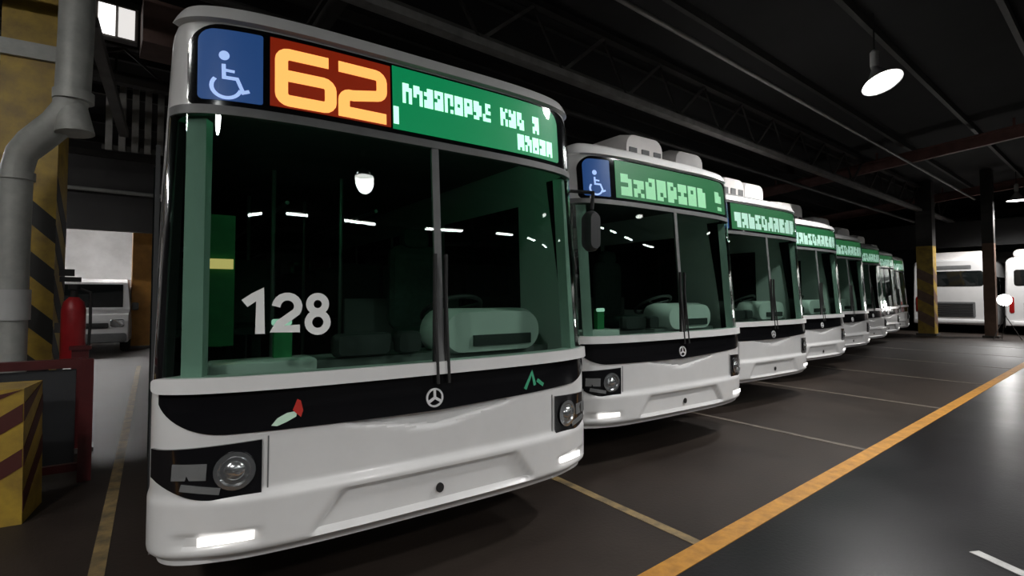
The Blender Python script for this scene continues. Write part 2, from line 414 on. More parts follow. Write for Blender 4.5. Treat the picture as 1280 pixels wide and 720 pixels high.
def glyph_row(m, x0, x1, z0, z1, n, fill, off, seed):
    """an LED line too blurred to read: lit blocks of a dot matrix, without meaning"""
    rnd = random.Random(seed); cx = (x1-x0)/n; rows = 5; dz = (z1-z0)/rows
    for k in range(n):
        gap = rnd.random() < .12
        for c in range(3):
            j = 0
            while j < rows:
                if not gap and rnd.random() < fill:
                    h = 2 if (j+1 < rows and rnd.random() < .6) else 1
                    a = x0+k*cx+c*cx*.28; b = a+cx*.285
                    m.prism([(a, z0+j*dz), (b, z0+j*dz), (b, z0+(j+h)*dz), (a, z0+(j+h)*dz)], lambda p, q, t: P(p, q, off+t), .002)
                    j += h
                else: j += 1
def make_bus(kind):
    root = empty('city_bus')
    H = math.pi/2
    # --- lower white front with its creases
    fas = patch(lambda s, t: ((2*s-1)*H, .35+.79*t), 140, 60, 0, .03,
                lambda th, z: fascia_relief(plan(th, z)[0], z), True).build('front_panel', WHITE, root, True)
    # --- black band under the windshield
    def bandf(s, t):
        x = -1.245+2.49*(.5-.5*math.cos(math.pi*s)); a = abs(x)
        zb = .905+.035*a*(1 if x > 0 else .25)
        if a > 1.0: zb += .17*(1-math.sqrt(max(0, 1-((a-1.0)/.25)**2)))
        return x, zb+(1.125-zb)*t
    band = patch(bandf, 60, 4, .007, .012).build('black_band', BLACK, root, True)
    patch(rrect(-1.25, 1.25, 1.100, 1.165, (.02,)*4), 60, 3, .035, .12).build('windshield_sill', WHITE, root, True)
    # badges on the band
    st = MB(); stroke(st, arc(-.017, .975, .046, .046, 0, 345, 23), .010, .008, .006, True)
    for a in (90, 210, 330): stroke(st, [(-.017, .975), (-.017+.042*math.cos(R(a)), .975+.042*math.sin(R(a)))], .014, .008, .006)
    st.build('star_emblem', CHROME, band)
    if kind == 0:
        lf = MB(); lf.prism([(-.825, .935), (-.80, .965), (-.76, .985), (-.715, .99), (-.72, .965), (-.76, .945), (-.80, .93)], lambda a, b, t: P(a, b, .008+t), .002); lf.build('leaf_decal', LEAFW, band)
        lf = MB(); lf.prism([(-.735, .995), (-.715, 1.045), (-.70, 1.035), (-.69, .99), (-.70, .96)], lambda a, b, t: P(a, b, .008+t), .003); lf.build('red_decal', LEAFR, band)
        lf = MB(); stroke(lf, [(.60, .955), (.66, 1.05), (.68, .97)], .022, .008, .002); stroke(lf, [(.70, 1.0), (.75, .965)], .022, .008, .002); lf.build('green_decal', LEAFG, band)
        MB().prism([(-.19, .845), (-.06, .845), (-.06, .885), (-.19, .885)], lambda a, b, t: P(a, b, -.043+t), .006).build('badge', GREYPL, fas)
    # tow cover
    MB().prism(arc(.02, .485, .022, .026, 0, 345, 23), lambda a, b, t: P(a, b, .0+t), .008).build('tow_cover', RUBBER, fas)
    # --- headlights
    for sx in (-1, 1):
        xi, xo = .86*sx, 1.262*sx
        def hf(s, t, sx=sx, xi=xi, xo=xo):
            x = xi+(xo-xi)*s; a = (abs(x)-.86)/.402
            zb = .635+.10*max(0, (a-.45)/.55)**2; zt = .878-.02*a
            return x, zb+(zt-zb)*t
        g = (lambda s, t, hf=hf: hf(1-s, t)) if sx < 0 else hf
        hl = patch(g, 20, 6, .012, .02).build('headlight', BLACK, root, True)
        tag(hl, 'dark wraparound headlight')
        def hfo(s, t, g=g):
            x, z = g(s, t); return x*1.0, z
        lamp = MB()
        c = P(.965*sx, .755, .016); rot = Vector((0, 0, 1)).rotation_difference(P(.965*sx, .755, .1)-P(.965*sx, .755, 0)).to_matrix()
        lamp.lathe([(.082, 0), (.084, .006), (.066, .008), (.058, .002), (.044, .003), (.040, .012), (.022, .022), (0, .025)], c, 24, rot)
        lamp.build('projector', REFL, hl, True)
        bar = MB(); stroke(bar, [(1.02*sx+.02*sx*k, .672+.004*k) for k in range(0, 8)], .028, .013, .006); bar.build('daytime_strip', GREYPL, hl)
        bz = MB(); stroke(bz, [(1.07*sx, .76), (1.19*sx, .765)], .07, .013, .004); bz.build('inner_reflector', GREYPL, hl)
        fg = MB(); stroke(fg, [((.885+.03*k)*sx, .466) for k in range(8)], .036, .018, .010); fg.build('fog_lamp', FOG, root)
        sm = MB(); stroke(sm, [(.835*sx, .64), (.835*sx, .89)], .006, .001, .002); sm.build('seam', GREYPL, fas)
    # --- corner posts (black) and inner pillars
    for sx in (-1, 1):
        a0, a1 = (R(74), R(90)) if sx > 0 else (R(-90), R(-74))
        patch(lambda s, t, a0=a0, a1=a1: (a0+(a1-a0)*s, 1.10+1.30*t), 6, 12, 0, .05, None, True).build('corner_post', BLACK, root, True)
        def pf(s, t, sx=sx):
            x = (1.105+.085*s)*sx; return (x if sx > 0 else (1.105+.085*(1-s))*sx), 1.12+1.24*t
        patch(pf, 4, 10, -.03, .07).build('inner_pillar', PILLAR, root, True)
    # --- windshield: two panes and the joint between them
    patch(rrect(-1.225, .015, 1.13, 2.40), 30, 14, .004, .006).build('windshield_pane', GLASS, root, True)
    patch(rrect(.045, 1.225, 1.13, 2.40), 30, 14, .004, .006).build('windshield_pane', GLASS, root, True)
    patch(rrect(.008, .052, 1.12, 2.40), 2, 14, .006, .02).build('windshield_joint', GREYPL, root, True)
    patch(rrect(-1.225, 1.225, 2.372, 2.415), 50, 2, .010, .04).build('header_strip', GREYPL, root, True)
    for k, x in enumerate((-.005, .062)):
        wp = MB(); wp.tube([P(x, 1.05, .035), P(x-.004, 1.35, .035), P(x, 1.62, .028)], .009, 6); wp.box(P(x, 1.45, .016), (.016, .02, .62)); wp.build('wiper', RUBBER, root)
    # --- white upper frame curving into the roof, closed by a lid
    up = patch(lambda s, t: ((2*s-1)*H, 2.39+(ZR+RR*H-2.39)*t), 64, 18, 0, .02, None, True)
    n = len(up.v); ring = [Pth((2*i/64-1)*H, ZR+RR*H, 0) for i in range(65)]
    up.v += [tuple(p) for p in ring]; up.f.append(tuple(n+i for i in range(65)))
    upo = up.build('upper_frame', WHITE, root, True)
    tr = MB(); stroke(tr, [(-1.16+2.32*k/40, 2.85) for k in range(41)], .02, .001, .006); tr.build('roof_gutter', PALEPL, upo)
    patch(lambda s, t: ((2*s-1)*R(80), 2.83+.075*t), 64, 4, .028, .03, None, True).build('roof_visor', WHITE, root, True)
    # --- destination sign
    sb = patch(rrect(-1.165, 1.15, 2.41, 2.815, (.04, .04, .15, .13)), 60, 8, .006, .006).build('sign_box', BLACK, root, True)
    bl = patch(rrect(-1.125, -.865, 2.44, 2.785, (.02, .01, .01, .06)), 14, 4, .011, .004).build('accessibility_display', BLUE_D, root, True)
    ws = MB(); cx, cz = -1.012, 2.52
    ws.prism(arc(cx-.012, cz+.125, .021, .023, 0, 345, 23), lambda a, b, t: P(a, b+.012, .012+t), .002)
    stroke(ws, [(cx-.014, cz+.095), (cx-.012, cz+.03), (cx+.04, cz+.028), (cx+.065, cz-.035), (cx+.09, cz-.025)], .016, .012, .002)
    stroke(ws, [(cx-.012, cz+.066), (cx+.03, cz+.062)], .013, .012, .002)
    stroke(ws, arc(cx-.002, cz-.012, .058, .056, 140, 345, 16), .016, .012, .002)
    ws.build('wheelchair_symbol', BLUE_S, bl)
    if kind == 0:
        rd = patch(rrect(-.835, -.235, 2.445, 2.79), 20, 4, .011, .004).build('route_display', RED_D, root, True)
        dg = MB(); wd = .058
        q = .035
        stroke(dg, [(-.565, 2.718)]+arc(-.785+q, 2.718-q, q, q, 90, 180, 4)+arc(-.785+q, 2.482+q, q, q, 180, 270, 4)+arc(-.555-q, 2.482+q, q, q, 270, 360, 4)+arc(-.555-q, 2.608-q, q, q, 0, 90, 4)+[(-.76, 2.608)], wd, .012, .002)
        dg.build('route_digits', ORANGE_S, rd); dg = MB()
        stroke(dg, [(-.515, 2.718)]+arc(-.285-q, 2.718-q, q, q, 90, 0, 4)+arc(-.285-q, 2.60+q, q, q, 0, -80, 4)+[(-.44, 2.575)]+arc(-.488+q, 2.54, q, q, 100, 180, 4)+[(-.488, 2.482), (-.262, 2.482)], wd, .012, .002)
        dg.build('route_digits', ORANGE_S, rd)
        gd = patch(rrect(-.222, 1.0, 2.442, 2.80, (0, .02, .10, 0)), 30, 4, .011, .004).build('destination_display', GRN_D, root, True)
        tx = MB(); glyph_row(tx, -.165, .82, 2.60, 2.715, 15, .72, .012, 4); tag(tx.build('destination_text', MINT_S, gd), kind='stuff')
        tx = MB(); glyph_row(tx, .62, .94, 2.465, 2.57, 5, .78, .012, 12); tag(tx.build('destination_text', MINT_S, gd), kind='stuff')
        tx = MB(); stroke(tx, [(-.205, 2.47), (-.205, 2.57)], .03, .012, .002); tx.build('destination_mark', MINT_S, gd)
        nb = MB(); wd = .040; zz = 1.352
        stroke(nb, [(-.935, zz+.14), (-.895, zz+.17), (-.872, zz+.185), (-.872, zz)], wd, .0055, .001)
        nb.build('fleet_digit', DECAL, root); nb = MB()
        stroke(nb, [(-.806, zz+.125)]+arc(-.757, zz+.125, .047, .047, 160, -35, 10)+[(-.79, zz+.045), (-.806, zz+.02), (-.703, zz+.02)], wd*.92, .0055, .001)
        nb.build('fleet_digit', DECAL, root); nb = MB()
        stroke(nb, arc(-.622, zz+.135, .036, .037, 0, 345, 23), wd*.85, .0055, .001, True); stroke(nb, arc(-.622, zz+.047, .043, .044, 0, 345, 23), wd*.85, .0055, .001, True)
        nb.build('fleet_digit', DECAL, root)
    else:
        gd = patch(rrect(-.80, 1.0, 2.442, 2.80, (0, .02, .10, 0)), 40, 4, .011, .004).build('destination_display', GRN_D2, root, True)
        tx = MB(); glyph_row(tx, -.74, .92, 2.47, 2.68, 10, .74, .012, 21+kind); tag(tx.build('destination_text', MINT_S2 if kind == 1 else PALE_S3, gd), kind='stuff')
    patch(rrect(-1.155, 1.14, 2.42, 2.805, (.04, .04, .14, .12)), 60, 6, .018, .003).build('sign_glass', CLEAR, root, True)
    # --- body: section swept to the rear
    sec = []
    zs = [.35, .7, 1.0, 1.3, 1.7, 2.1, 2.4, ZR]
    for z in zs: sec.append((-Wz(z), z, Dz(z)+rake(z)))
    for k in range(1, 6):
        a = H*k/5; sec.append((-Wz(ZR)+RR*(1-math.cos(a)), ZR+RR*math.sin(a), Dz(ZR)+rake(ZR)))
    full = sec+[(-x, z, y) for (x, z, y) in reversed(sec)]
    bd = MB(); m = len(full)
    for yy in (None, LEN-.25, LEN-.06, LEN):
        for (x, z, y) in full:
            k = 1. if yy != LEN else .96
            bd.v.append((x*k, y if yy is None else yy, z if (yy != LEN or z < 2) else 1+(z-1)*.97))
    for j in range(3):
        for i in range(m-1): bd.f.append((j*m+i+1, j*m+i, (j+1)*m+i, (j+1)*m+i+1))
    bd.f.append(tuple(3*m+i for i in range(m)))
    bd.f.append((0, m-1, 2*m-1, m))           # underside
    bd.f.append((m, 2*m-1, 4*m-1, 3*m))
    bd.build('body_shell', WHITE, root, True)
    # side windows, doors, skirts
    for sx in (-1, 1):
        for k in range(7):
            if sx < 0 and k in (0, 4): continue
            y0 = .95+1.42*k
            xm = (Wz(1.35)+Wz(2.25))/2+.004; tilt = math.atan((Wz(1.35)-Wz(2.25))/.9)
            MB().box((sx*xm, y0+.68, 1.80), (.012, 1.34, .95), Matrix.Rotation(-sx*tilt, 3, 'Y')).build('side_window', TINT, root)
    for y0 in (.62, 6.65):
        dr = MB().box((-Wz(1.3)-.006, y0+.58, 1.36), (.02, 1.14, 1.88)).build('entry_door', DARKPL, root)
        for q in (0, 1): MB().box((-Wz(1.3)-.018, y0+.31+.55*q, 1.45), (.01, .44, 1.5)).build('door_glass', TINT, dr)
    # wheels
    for y0 in (2.45, 8.3):
        for sx in (-1, 1):
            rot = Matrix.Rotation(R(90)*sx, 3, 'Y')
            ty = MB().lathe([(.27, -.13), (.46, -.13), (.495, -.09), (.495, .09), (.46, .13), (.27, .13)], (sx*1.13, y0, .495), 24, rot).build('wheel', RUBBER, root, True)
            MB().lathe([(.29, .12), (.25, .06), (.14, .06), (.10, .15), (0, .15)], (sx*1.13, y0, .495), 18, rot).build('rim', GALV, ty, True)
            MB().lathe([(.50, -.005), (.62, -.005), (.62, .012), (.50, .012)], (sx*(W0+.002), y0, .50), 28, rot).build('wheel_arch', RUBBER, root, True)
    # mirrors
    for sx in ((1,) if kind == 0 else ()):
        ar = MB().tube([P(1.24*sx, 2.33, .0), P(1.24*sx, 2.36, .10)+Vector((.10*sx, 0, 0)), Vector((1.345*sx, .17, 2.28)), Vector((1.35*sx, .19, 2.16))], .014, 8).build('mirror', DARKPL, root, True)
        MB().rbox((1.35*sx, .20, 2.00), (.11, .10, .30), .05).build('mirror_head', DARKPL, ar, True)
    # rear
    MB().rbox((0, LEN+.003, 2.2), (2.0, .03, .62), .09).build('rear_window', TINT, root, True)
    MB().rbox((0, LEN+.003, 2.66), (1.3, .02, .16), .03).build('rear_sign', GREYPL, root, True)
    gr = MB().rbox((0, LEN+.01, .95), (1.5, .03, .62), .04).build('engine_grille', GREYPL, root, True)
    for k in range(6): MB().box((0, LEN+.03, .72+.09*k), (1.36, .02, .05)).build('grille_slat', DARKPL, gr)
    MB().rbox((0, LEN+.04, .45), (2.44, .12, .2), .06).build('rear_bumper', WHITE, root, True)
    for sx in (-1, 1): MB().rbox((sx*1.08, LEN+.005, 1.15), (.14, .03, .62), .05).build('tail_lamp', TAILR, root, True)
    # roof units
    for (xc, wd, y0, ln, ht) in ((-.58, .76, .95, 2.2, .80), (.58, .76, .95, 2.2, .54), (0, 2.1, 8.6, 2.3, .36)):
        if kind == 0 and y0 < 2: y0 += 2.4; ht = .4
        if kind == 1 and xc < 0: ht = .42; y0 += .5
        un = MB().rbox((xc, y0+ln/2, 2.99+ht/2-.03), (wd, ln, ht), .17, 5).build('roof_unit', ROOFU, root, True)
        for k in range(3): MB().box((xc-.22+.22*k, y0-.003, 2.99+ht*.46), (.13, .02, .13)).build('vent', GREYPL, un)
    MB().box((0, 2.9, 3.06), (.30, 1.9, .20)).build('roof_duct', GREYPL, root)
    MB().lathe([(0, .0), (.09, 0), (.09, .05), (.05, .10), (0, .10)], (.0, 1.4, 2.985), 12).build('roof_vent', GREYPL, root, True)
    # --- cab interior
    MB().box((0, 5.7, .78), (2.40, 10.4, .05)).build('cabin_floor', FLOORIN, root)
    MB().box((0, 5.8, 2.62), (2.36, 10.2, .04)).build('cabin_ceiling', INWALL, root)
    ds = MB()
    ds.box((0, .47, .96), (2.26, .50, .30)); ds.box((0, .55, 1.13), (2.2, .30, .08))
    ds.build('dashboard', GREYPL, root)
    bn = MB().rbox((.60, .52, 1.29), (.86, .36, .30), .145, 6).build('instrument_binnacle', WHITE, root, True)
    MB().box((.66, .335, 1.235), (.46, .02, .07)).build('instrument_slot', DARKPL, bn)
    MB().rbox((-.80, .42, 1.16), (.50, .22, .07), .02).build('dash_ledge', WHITE, root, True)
    for (xx, ww) in ((-.28, .34), (.0, .16)):
        MB().rbox((xx, .40, 1.245), (ww, .10, .13), .03).build('dash_box', DARKPL, root, True)
    sw = MB(); rot = Matrix.Rotation(R(-28), 3, 'X')
    ringp = [Vector((.52, .80, 1.42))+rot @ Vector((.22*math.cos(R(15*k)), .22*math.sin(R(15*k)), 0)) for k in range(25)]
    sw.tube(ringp, .016, 8, False)
    for a in (90, 210, 330): sw.tube([Vector((.52, .80, 1.42)), Vector((.52, .80, 1.42))+rot @ Vector((.21*math.cos(R(a)), .21*math.sin(R(a)), 0))], .013, 6)
    sw.tube([Vector((.52, .80, 1.42)), Vector((.52, .70, 1.10))], .03, 8); sw.build('steering_wheel', DARKPL, root, True)
    se = MB(); se.rbox((.58, 1.35, 1.20), (.48, .46, .14), .06); se.rbox((.58, 1.60, 1.60), (.46, .12, .72), .09); se.rbox((.58, 1.60, 2.02), (.26, .10, .18), .06); se.box((.58, 1.38, .97), (.2, .2, .36))
    se.build('driver_seat', SEAT, root, True)
    MB().box((.60, 1.85, 1.15), (1.1, .04, .70)).build('cab_partition', INWALL, root)
    gp = MB().box((-.98, 1.05, 1.62), (.22, .05, .80)).build('cab_panel', GREENPANEL, root)
    MB().box((-.98, 1.015, 1.72), (.20, .02, .06)).build('panel_display', AMBER, gp)
    if kind < 2:
        dv = MB().box((-.70, .46, 1.29), (.09, .05, .20)).build('dash_device', GREENPANEL, root)
        MB().rbox((-.71, .43, 1.385), (.10, .03, .035), .012).build('device_light', PALE_S3, dv, True)
    MB().box((-.60, .27, 2.47), (1.0, .05, .02)).build('cab_fill_glow', GRNFILL if kind == 0 else GRNFILL2, root)  # added green fill, hidden behind the header to tint pillars and dash
    MB().box((.72, .27, 2.47), (.5, .05, .02)).build('cab_fill_glow', GRNFILL if kind == 0 else GRNFILL2, root)  # same added fill for the right pillar
    if kind in (0, 1):
        for x in (-.45, .12):
            for y in (2.2, 3.6): MB().tube([(x, y, .8), (x, y, 2.6)], .018, 8).build('grab_pole', YELPOLE, root)
        for sx in (-1, 1): MB().tube([(sx*.38, 2.0, 2.30), (sx*.38, 9, 2.30)], .017, 8).build('grab_rail', YELPOLE, root)
        proto = None
        for k in range(5):
            for x in (-.98, -.52, .52, .98):
                if proto is None:
                    q = MB(); q.rbox((0, 0, 1.22), (.42, .42, .07), .03, 2); q.rbox((0, .22, 1.55), (.42, .06, .62), .03, 2); q.box((0, .05, .99), (.07, .3, .40))
                    proto = q.build('passenger_seat', SEAT, root); o = proto
                else: o = proto.copy(); C.objects.link(o); o.parent = root
                o.location = (x, 2.6+1.0*k, 0)
    return root

def bus_at(o, xr, yf): o.location = cw(xr, yf); o.rotation_euler = (0, 0, BUS_RZ)
G = 'city buses parked side by side in the row of bays'
b1 = make_bus(0); bus_at(b1, -.41, 2.815)
tag(b1, 'white city bus with orange 62 on its sign and 128 on its windshield', 'bus', G)
b2 = make_bus(1); bus_at(b2, 1.70, 5.11)
tag(b2, 'white city bus with dim green sign parked directly beside bus 128', 'bus', G)
b3 = make_bus(2); bus_at(b3, 3.74, 7.34)
ordn = ['third', 'fourth', 'fifth', 'sixth', 'seventh', 'eighth']
tag(b3, 'third white city bus in the row, counting bus 128 as first', 'bus', G)
for k in range(1, 6):
    o = copy_tree(b3, None, ('passenger_seat', 'grab_pole', 'grab_rail') if k > 1 else ())
    bus_at(o, 3.74+2.043*k, 7.34+2.226*k)
    lab = ordn[k]+' white city bus in the row, counting bus 128 as first' + (', last in line' if k == 5 else '')
    tag(o, lab, 'bus', G)
SKIP = ('passenger_seat', 'grab_pole', 'grab_rail', 'steering_wheel', 'driver_seat', 'cab_fill_glow', 'panel_display', 'fog_lamp')
for k, (x, y, lab) in enumerate(((27.2, 5.0, 'white bus showing its rear, between the yellow and brown far columns'), (27.4, 2.15, 'white bus showing its rear, behind the bright work lamp'))):
    o = copy_tree(b3, None, SKIP); o.rotation_euler = (0, 0, R(90)); o.location = (x+LEN, y, 0)
    tag(o, lab, 'bus', 'buses parked with their rears to the lane')

# ------------------------------------------------------------------ columns, pipe, rail
def striped_column(name, loc, wd, ht, m, sm, label, stripes=True, z0=.0, z1=None, slope=1., pitch=.42, head=None, paint=None):
    root = empty(name, loc)
    zp = paint or ht
    MB().box((0, 0, zp/2), (wd, wd, zp)).build('shaft', m, root)
    if paint: MB().box((0, 0, (paint+ht)/2), (wd, wd, ht-paint)).build('bare_shaft', STEEL, root)
    MB().box((0, 0, .04), (wd+.12, wd+.12, .08)).build('base_plate', STEEL2, root)
    if head: MB().box((0, 0, head), (wd+.10, wd+.10, .16)).build('collar', GALV, root)
    if stripes:
        z1 = z1 or ht; z = z0
        while z < z1:
            h = pitch*.48; d = wd*slope
            for face in range(4):
                rot = Matrix.Rotation(R(90*face), 3, 'Z'); t = .003; e = wd/2
                vv = [(-e, -e-t, z+d), (e, -e-t, z), (e, -e-t, z+h), (-e, -e-t, z+d+h)]
                q = MB(); vv2 = [(a, b+.003, c) for (a, b, c) in vv]
                q.v = [tuple(rot @ Vector(p)) for p in vv+vv2]
                q.f = [(0, 1, 2, 3), (7, 6, 5, 4), (0, 4, 5, 1), (1, 5, 6, 2), (2, 6, 7, 3), (3, 7, 4, 0)]
                q.build('stripe', sm, root)
            z += pitch
    tag(root, label, 'column'); return root
colp = px(38, 369, 5.35); colp.z = 0
c1 = striped_column('steel_column', colp, .46, roof_z(colp.y)-.02, YELLOW, STRIPE, 'yellow column with black diagonal stripes behind the grey downpipe', True, .5, 2.5, 1.0, .52, head=4.02)
c1.rotation_euler = (0, 0, R(-8))
p = cw(0, 0); striped_column('steel_column', (1.02, 18.5, 0), .50, roof_z(18.5)-.02, ORANGEP, STRIPE, 'plain orange column beside the white van', False)
striped_column('steel_column', (24.75, 5.25, 0), .50, roof_z(5.25)-.02, YELLOW, BROWNP, 'yellow column with brown markings at the far end of the row', True, .3, 2.2, .6, .8, paint=3.4)
striped_column('steel_column', (25.0, 3.5, 0), .32, roof_z(3.5)-.02, BROWNP, STRIPE, 'slim brown column between the two far buses', False, paint=3.4)

# grey downpipe in front of the striped column
pr = empty('downpipe', px(18, 369, 4.75)*1.0); pr.location.z = 0; inv = Matrix.Translation(-pr.location)
def rel(v): return tuple(Vector(v)-pr.location)
dp = 4.75
q = MB(); top = px(88, 0, dp); top.z = roof_z(top.y)-.2
path = [px(88, 0, dp)+Vector((0, 0, top.z-px(88, 0, dp).z)), px(86, 40, dp), px(84, 110, dp), px(80, 134, dp), px(66, 152, dp), px(36, 176, dp), px(22, 190, dp), px(16, 212, dp), px(15, 300, dp)]
foot = px(15, 300, dp); foot.z = 0; path.append(foot)
q.tube([rel(v) for v in path], [.135]*3+[.13]*3+[.118]*4, 18).build('pipe', GALV, pr, True)
for (x, y0, y1, rr) in ((85, 112, 124, .155), (15, 362, 400, .135), (16, 214, 224, .135)):
    MB().tube([rel(px(x, y0, dp)), rel(px(x, y1, dp))], rr, 18).build('pipe_collar', GALV if y0 < 300 else PALEPL, pr, True)
MB().tube([rel(px(84, 130, dp)), rel(px(88, 165, dp))], [.11, .15], 18).build('pipe_branch', GALV, pr, True)
tag(pr, 'thick grey downpipe with an elbow, in front of the striped yellow column', 'pipe')

# fire extinguisher hung on the column
ep = px(93, 369, 5.25); ex = empty('fire_extinguisher', (ep.x, ep.y, .86))
MB().lathe([(0, 0), (.085, 0), (.10, .03), (.10, .52), (.085, .60), (.04, .65), (0, .65)], (0, 0, 0), 20).build('cylinder', REDP, ex, True)
MB().lathe([(0, .65), (.03, .65), (.03, .72), (.05, .73), (.05, .78), (0, .78)], (0, 0, 0), 14).build('valve', RUBBER, ex, True)
hm = MB().box((-.03, -.02, .83), (.17, .035, .05)); hm.box((-.06, -.02, .90), (.12, .03, .07)); hm.build('handle', RUBBER, ex)
MB().tube([(.04, 0, .74), (.13, -.02, .70), (.135, -.03, .4), (.125, -.03, .15)], .014, 8).build('hose', RUBBER, ex, True)
MB().bar((-.02, .0, .34), (-.14, .03, .34), .05, .1).build('bracket', STEEL2, ex)
tag(ex, 'red fire extinguisher with black valve hung on the striped column', 'extinguisher')

# red guard rail with dark panels
ra = cw(-3.55, 4.30); rb_ = cw(-4.68, 3.55)
rl = empty('guard_rail', ra); d = (rb_-ra); L = d.length; ux = d.normalized()
MB().bar((0, 0, .97), tuple(ux*L*1.0+Vector((0, 0, .97))), .07, .07).build('top_rail', REDD, rl)
MB().bar((0, 0, .12), tuple(ux*L+Vector((0, 0, .12))), .05, .06).build('bottom_rail', REDD, rl)
for t in (0., .55, 1.): MB().box(tuple(ux*L*t+Vector((0, 0, .5))), (.09, .09, 1.0)).build('post', REDD, rl)
for (a, b) in ((.05, .52), (.58, .97)): MB().bar(tuple(ux*L*a+Vector((0, 0, .54))), tuple(ux*L*b+Vector((0, 0, .54))), .02, .76).build('panel', PANELG, rl)
tag(rl, 'dark red guard rail with grey panels beside the bay line', 'rail')
# second red post standing behind, at the aisle
rp = cw(-4.28, 5.1); r2 = empty('barrier_post', rp)
MB().box((0, 0, .5), (.13, .13, 1.0)).build('post_body', REDD, r2); MB().box((0, 0, 1.01), (.17, .17, .03)).build('post_cap', REDD, r2); MB().box((0, 0, .02), (.24, .24, .04)).build('foot', STEEL2, r2)
tag(r2, 'short dark red post between the guard rail and the bay line', 'post')
# yellow striped kerb block
kb = empty('bollard_block', cw(-3.58, 3.55), R(-10))
MB().box((0, 0, .45), (.46, .42, .90), None, .94).build('block', YELLOW, kb)
for k in range(3):
    z = .08+.30*k
    for face in (0, 3, 1, 2):
        rot = Matrix.Rotation(R(90*face), 3, 'Z'); e = .228; ed = .208 if face in (0, 2) else .228; e = .226 if face in (0, 2) else .206
        q = MB()
        def at(sx, zz, o):
            tp = 1-.06*zz/.9; return rot @ Vector((sx*e*tp, -(ed*tp)-o, zz))
        a = [(-1, z), (1, z+.30), (1, z+.42), (-1, z+.12)]
        a = [(s_, min(.895, zz)) for (s_, zz) in a]
        q.v = [tuple(at(s_, zz, .006)) for (s_, zz) in a]+[tuple(at(s_, zz, 0)) for (s_, zz) in a]
        q.f = [(0, 1, 2, 3), (7, 6, 5, 4), (0, 4, 5, 1), (1, 5, 6, 2), (2, 6, 7, 3), (3, 7, 4, 0)]
        q.build('stripe', STRIPER, kb)
tag(kb, 'yellow block with dark red diagonal stripes beside the guard rail', 'bollard')

# ------------------------------------------------------------------ white van at the back
def make_van():
    v = empty('van', (-.25, 17.0, 0), R(-6))
    prof = [(0, .30), (0, .85), (.10, 1.02), (.62, 1.15), (1.15, 1.88), (1.35, 1.98), (4.6, 2.0), (4.75, 1.85), (4.8, .35)]
    b = MB(); n = len(prof)
    for sx in (-1, 1):
        for (y, z) in prof: b.v.append((sx*(.90 if z < 1.2 else .90-.12*(z-1.2)/.8), y, z))
    for i in range(n): j = (i+1) % n; b.f.append((i, j, n+j, n+i))
    b.f.append(tuple(range(n-1, -1, -1))); b.f.append(tuple(range(n, 2*n)))
    b.build('body', VANW, v)
    g = MB(); vv = [(-.74, .66, 1.20), (.74, .66, 1.20), (.70, 1.10, 1.82), (-.70, 1.10, 1.82)]
    nrm = Vector((0, -.82, .57))*.012
    g.v = [tuple(Vector(p)+nrm) for p in vv]+[tuple(Vector(p)-nrm*.2) for p in vv]; g.f = [(0, 1, 2, 3), (7, 6, 5, 4), (0, 4, 5, 1), (1, 5, 6, 2), (2, 6, 7, 3), (3, 7, 4, 0)]
    g.build('windshield', TINT, v)
    MB().rbox((0, -.01, .74), (1.0, .04, .14), .03).build('grille', DARKPL, v, True)
    MB().rbox((0, -.02, .42), (1.76, .14, .24), .06).build('bumper', GREYPL, v, True)
    for sx in (-1, 1):
        MB().rbox((sx*.68, .0, .80), (.30, .05, .20), .05).build('headlight', REFL, v, True)
        MB().rbox((sx*1.0, .85, 1.22), (.16, .1, .22), .04).build('mirror', DARKPL, v, True)
        MB().box((sx*.872, 1.75, 1.52), (.02, 1.0, .48)).build('side_window', TINT, v)
        for y0 in (.85, 3.9): MB().lathe([(.17, -.1), (.31, -.1), (.33, -.06), (.33, .06), (.31, .1), (.17, .1), (.15, .04), (0, .04)], (sx*.80, y0, .33), 20, Matrix.Rotation(R(90)*sx, 3, 'Y')).build('wheel', RUBBER, v, True)
    tag(v, 'white van facing the garage beneath the dark header wall', 'van')
make_van()

# ------------------------------------------------------------------ roof steel
def truss(y, z, x0, x1, label, m=STEEL2, zt=None, web=1.5):
    t = empty('roof_truss', (x0, y, z)); L = x1-x0; zt = zt or roof_z(y)-.22
    MB().box((L/2, 0, 0), (L, .16, .10)).build('bottom_chord', CHORD if m is STEEL2 else m, t); MB().box((L/2, 0, .09), (L, .02, .1)).build('chord_web', m, t)
    MB().box((L/2, 0, zt-z), (L, .12, .10)).build('top_chord', STEEL, t)
    n = int(L/web)
    for k in range(n):
        a = (k*web, 0, .05); b = ((k+.62)*web, 0, zt-z-.05); MB().bar(a, b, .05, .05).build('brace', m, t)
        MB().bar(((k+.62)*web, 0, zt-z-.05), ((k+1)*web, 0, .05), .035, .035).build('brace', STEEL, t)
    tag(t, label, 'truss', 'roof trusses')
truss(5.36, 4.8, -8.2, 30, 'grey lattice roof truss running above the bus windshields')
truss(9.6, 4.75, -8.2, 30, 'lattice roof truss above the middle of the buses', STEEL)
truss(-4.2, 5.0, -8.2, 30, 'lattice roof truss above the driving lane', STEEL)
def pipe_run(name, pts, r, m, label, cat='pipe', group=None):
    o = MB().tube(pts, r, 10).build(name, m, None, True); tag(o, label, cat, group); return o
pipe_run('conduit', [(-6, 4.0, 5.2), (26, 4.0, 5.2)], .035, CHORD, 'thin grey conduit running along the roof beside the pendant lamps')
pipe_run('service_pipe', [(-6, 5.9, 4.55), (26, 5.9, 4.55)], .05, STEEL, 'dark service pipe slung below the grey truss')
pipe_run('header_pipe', [(-8, 16.35, 4.15), (1.3, 16.35, 4.15)], .05, GALV, 'pale pipe fixed along the dark header wall')
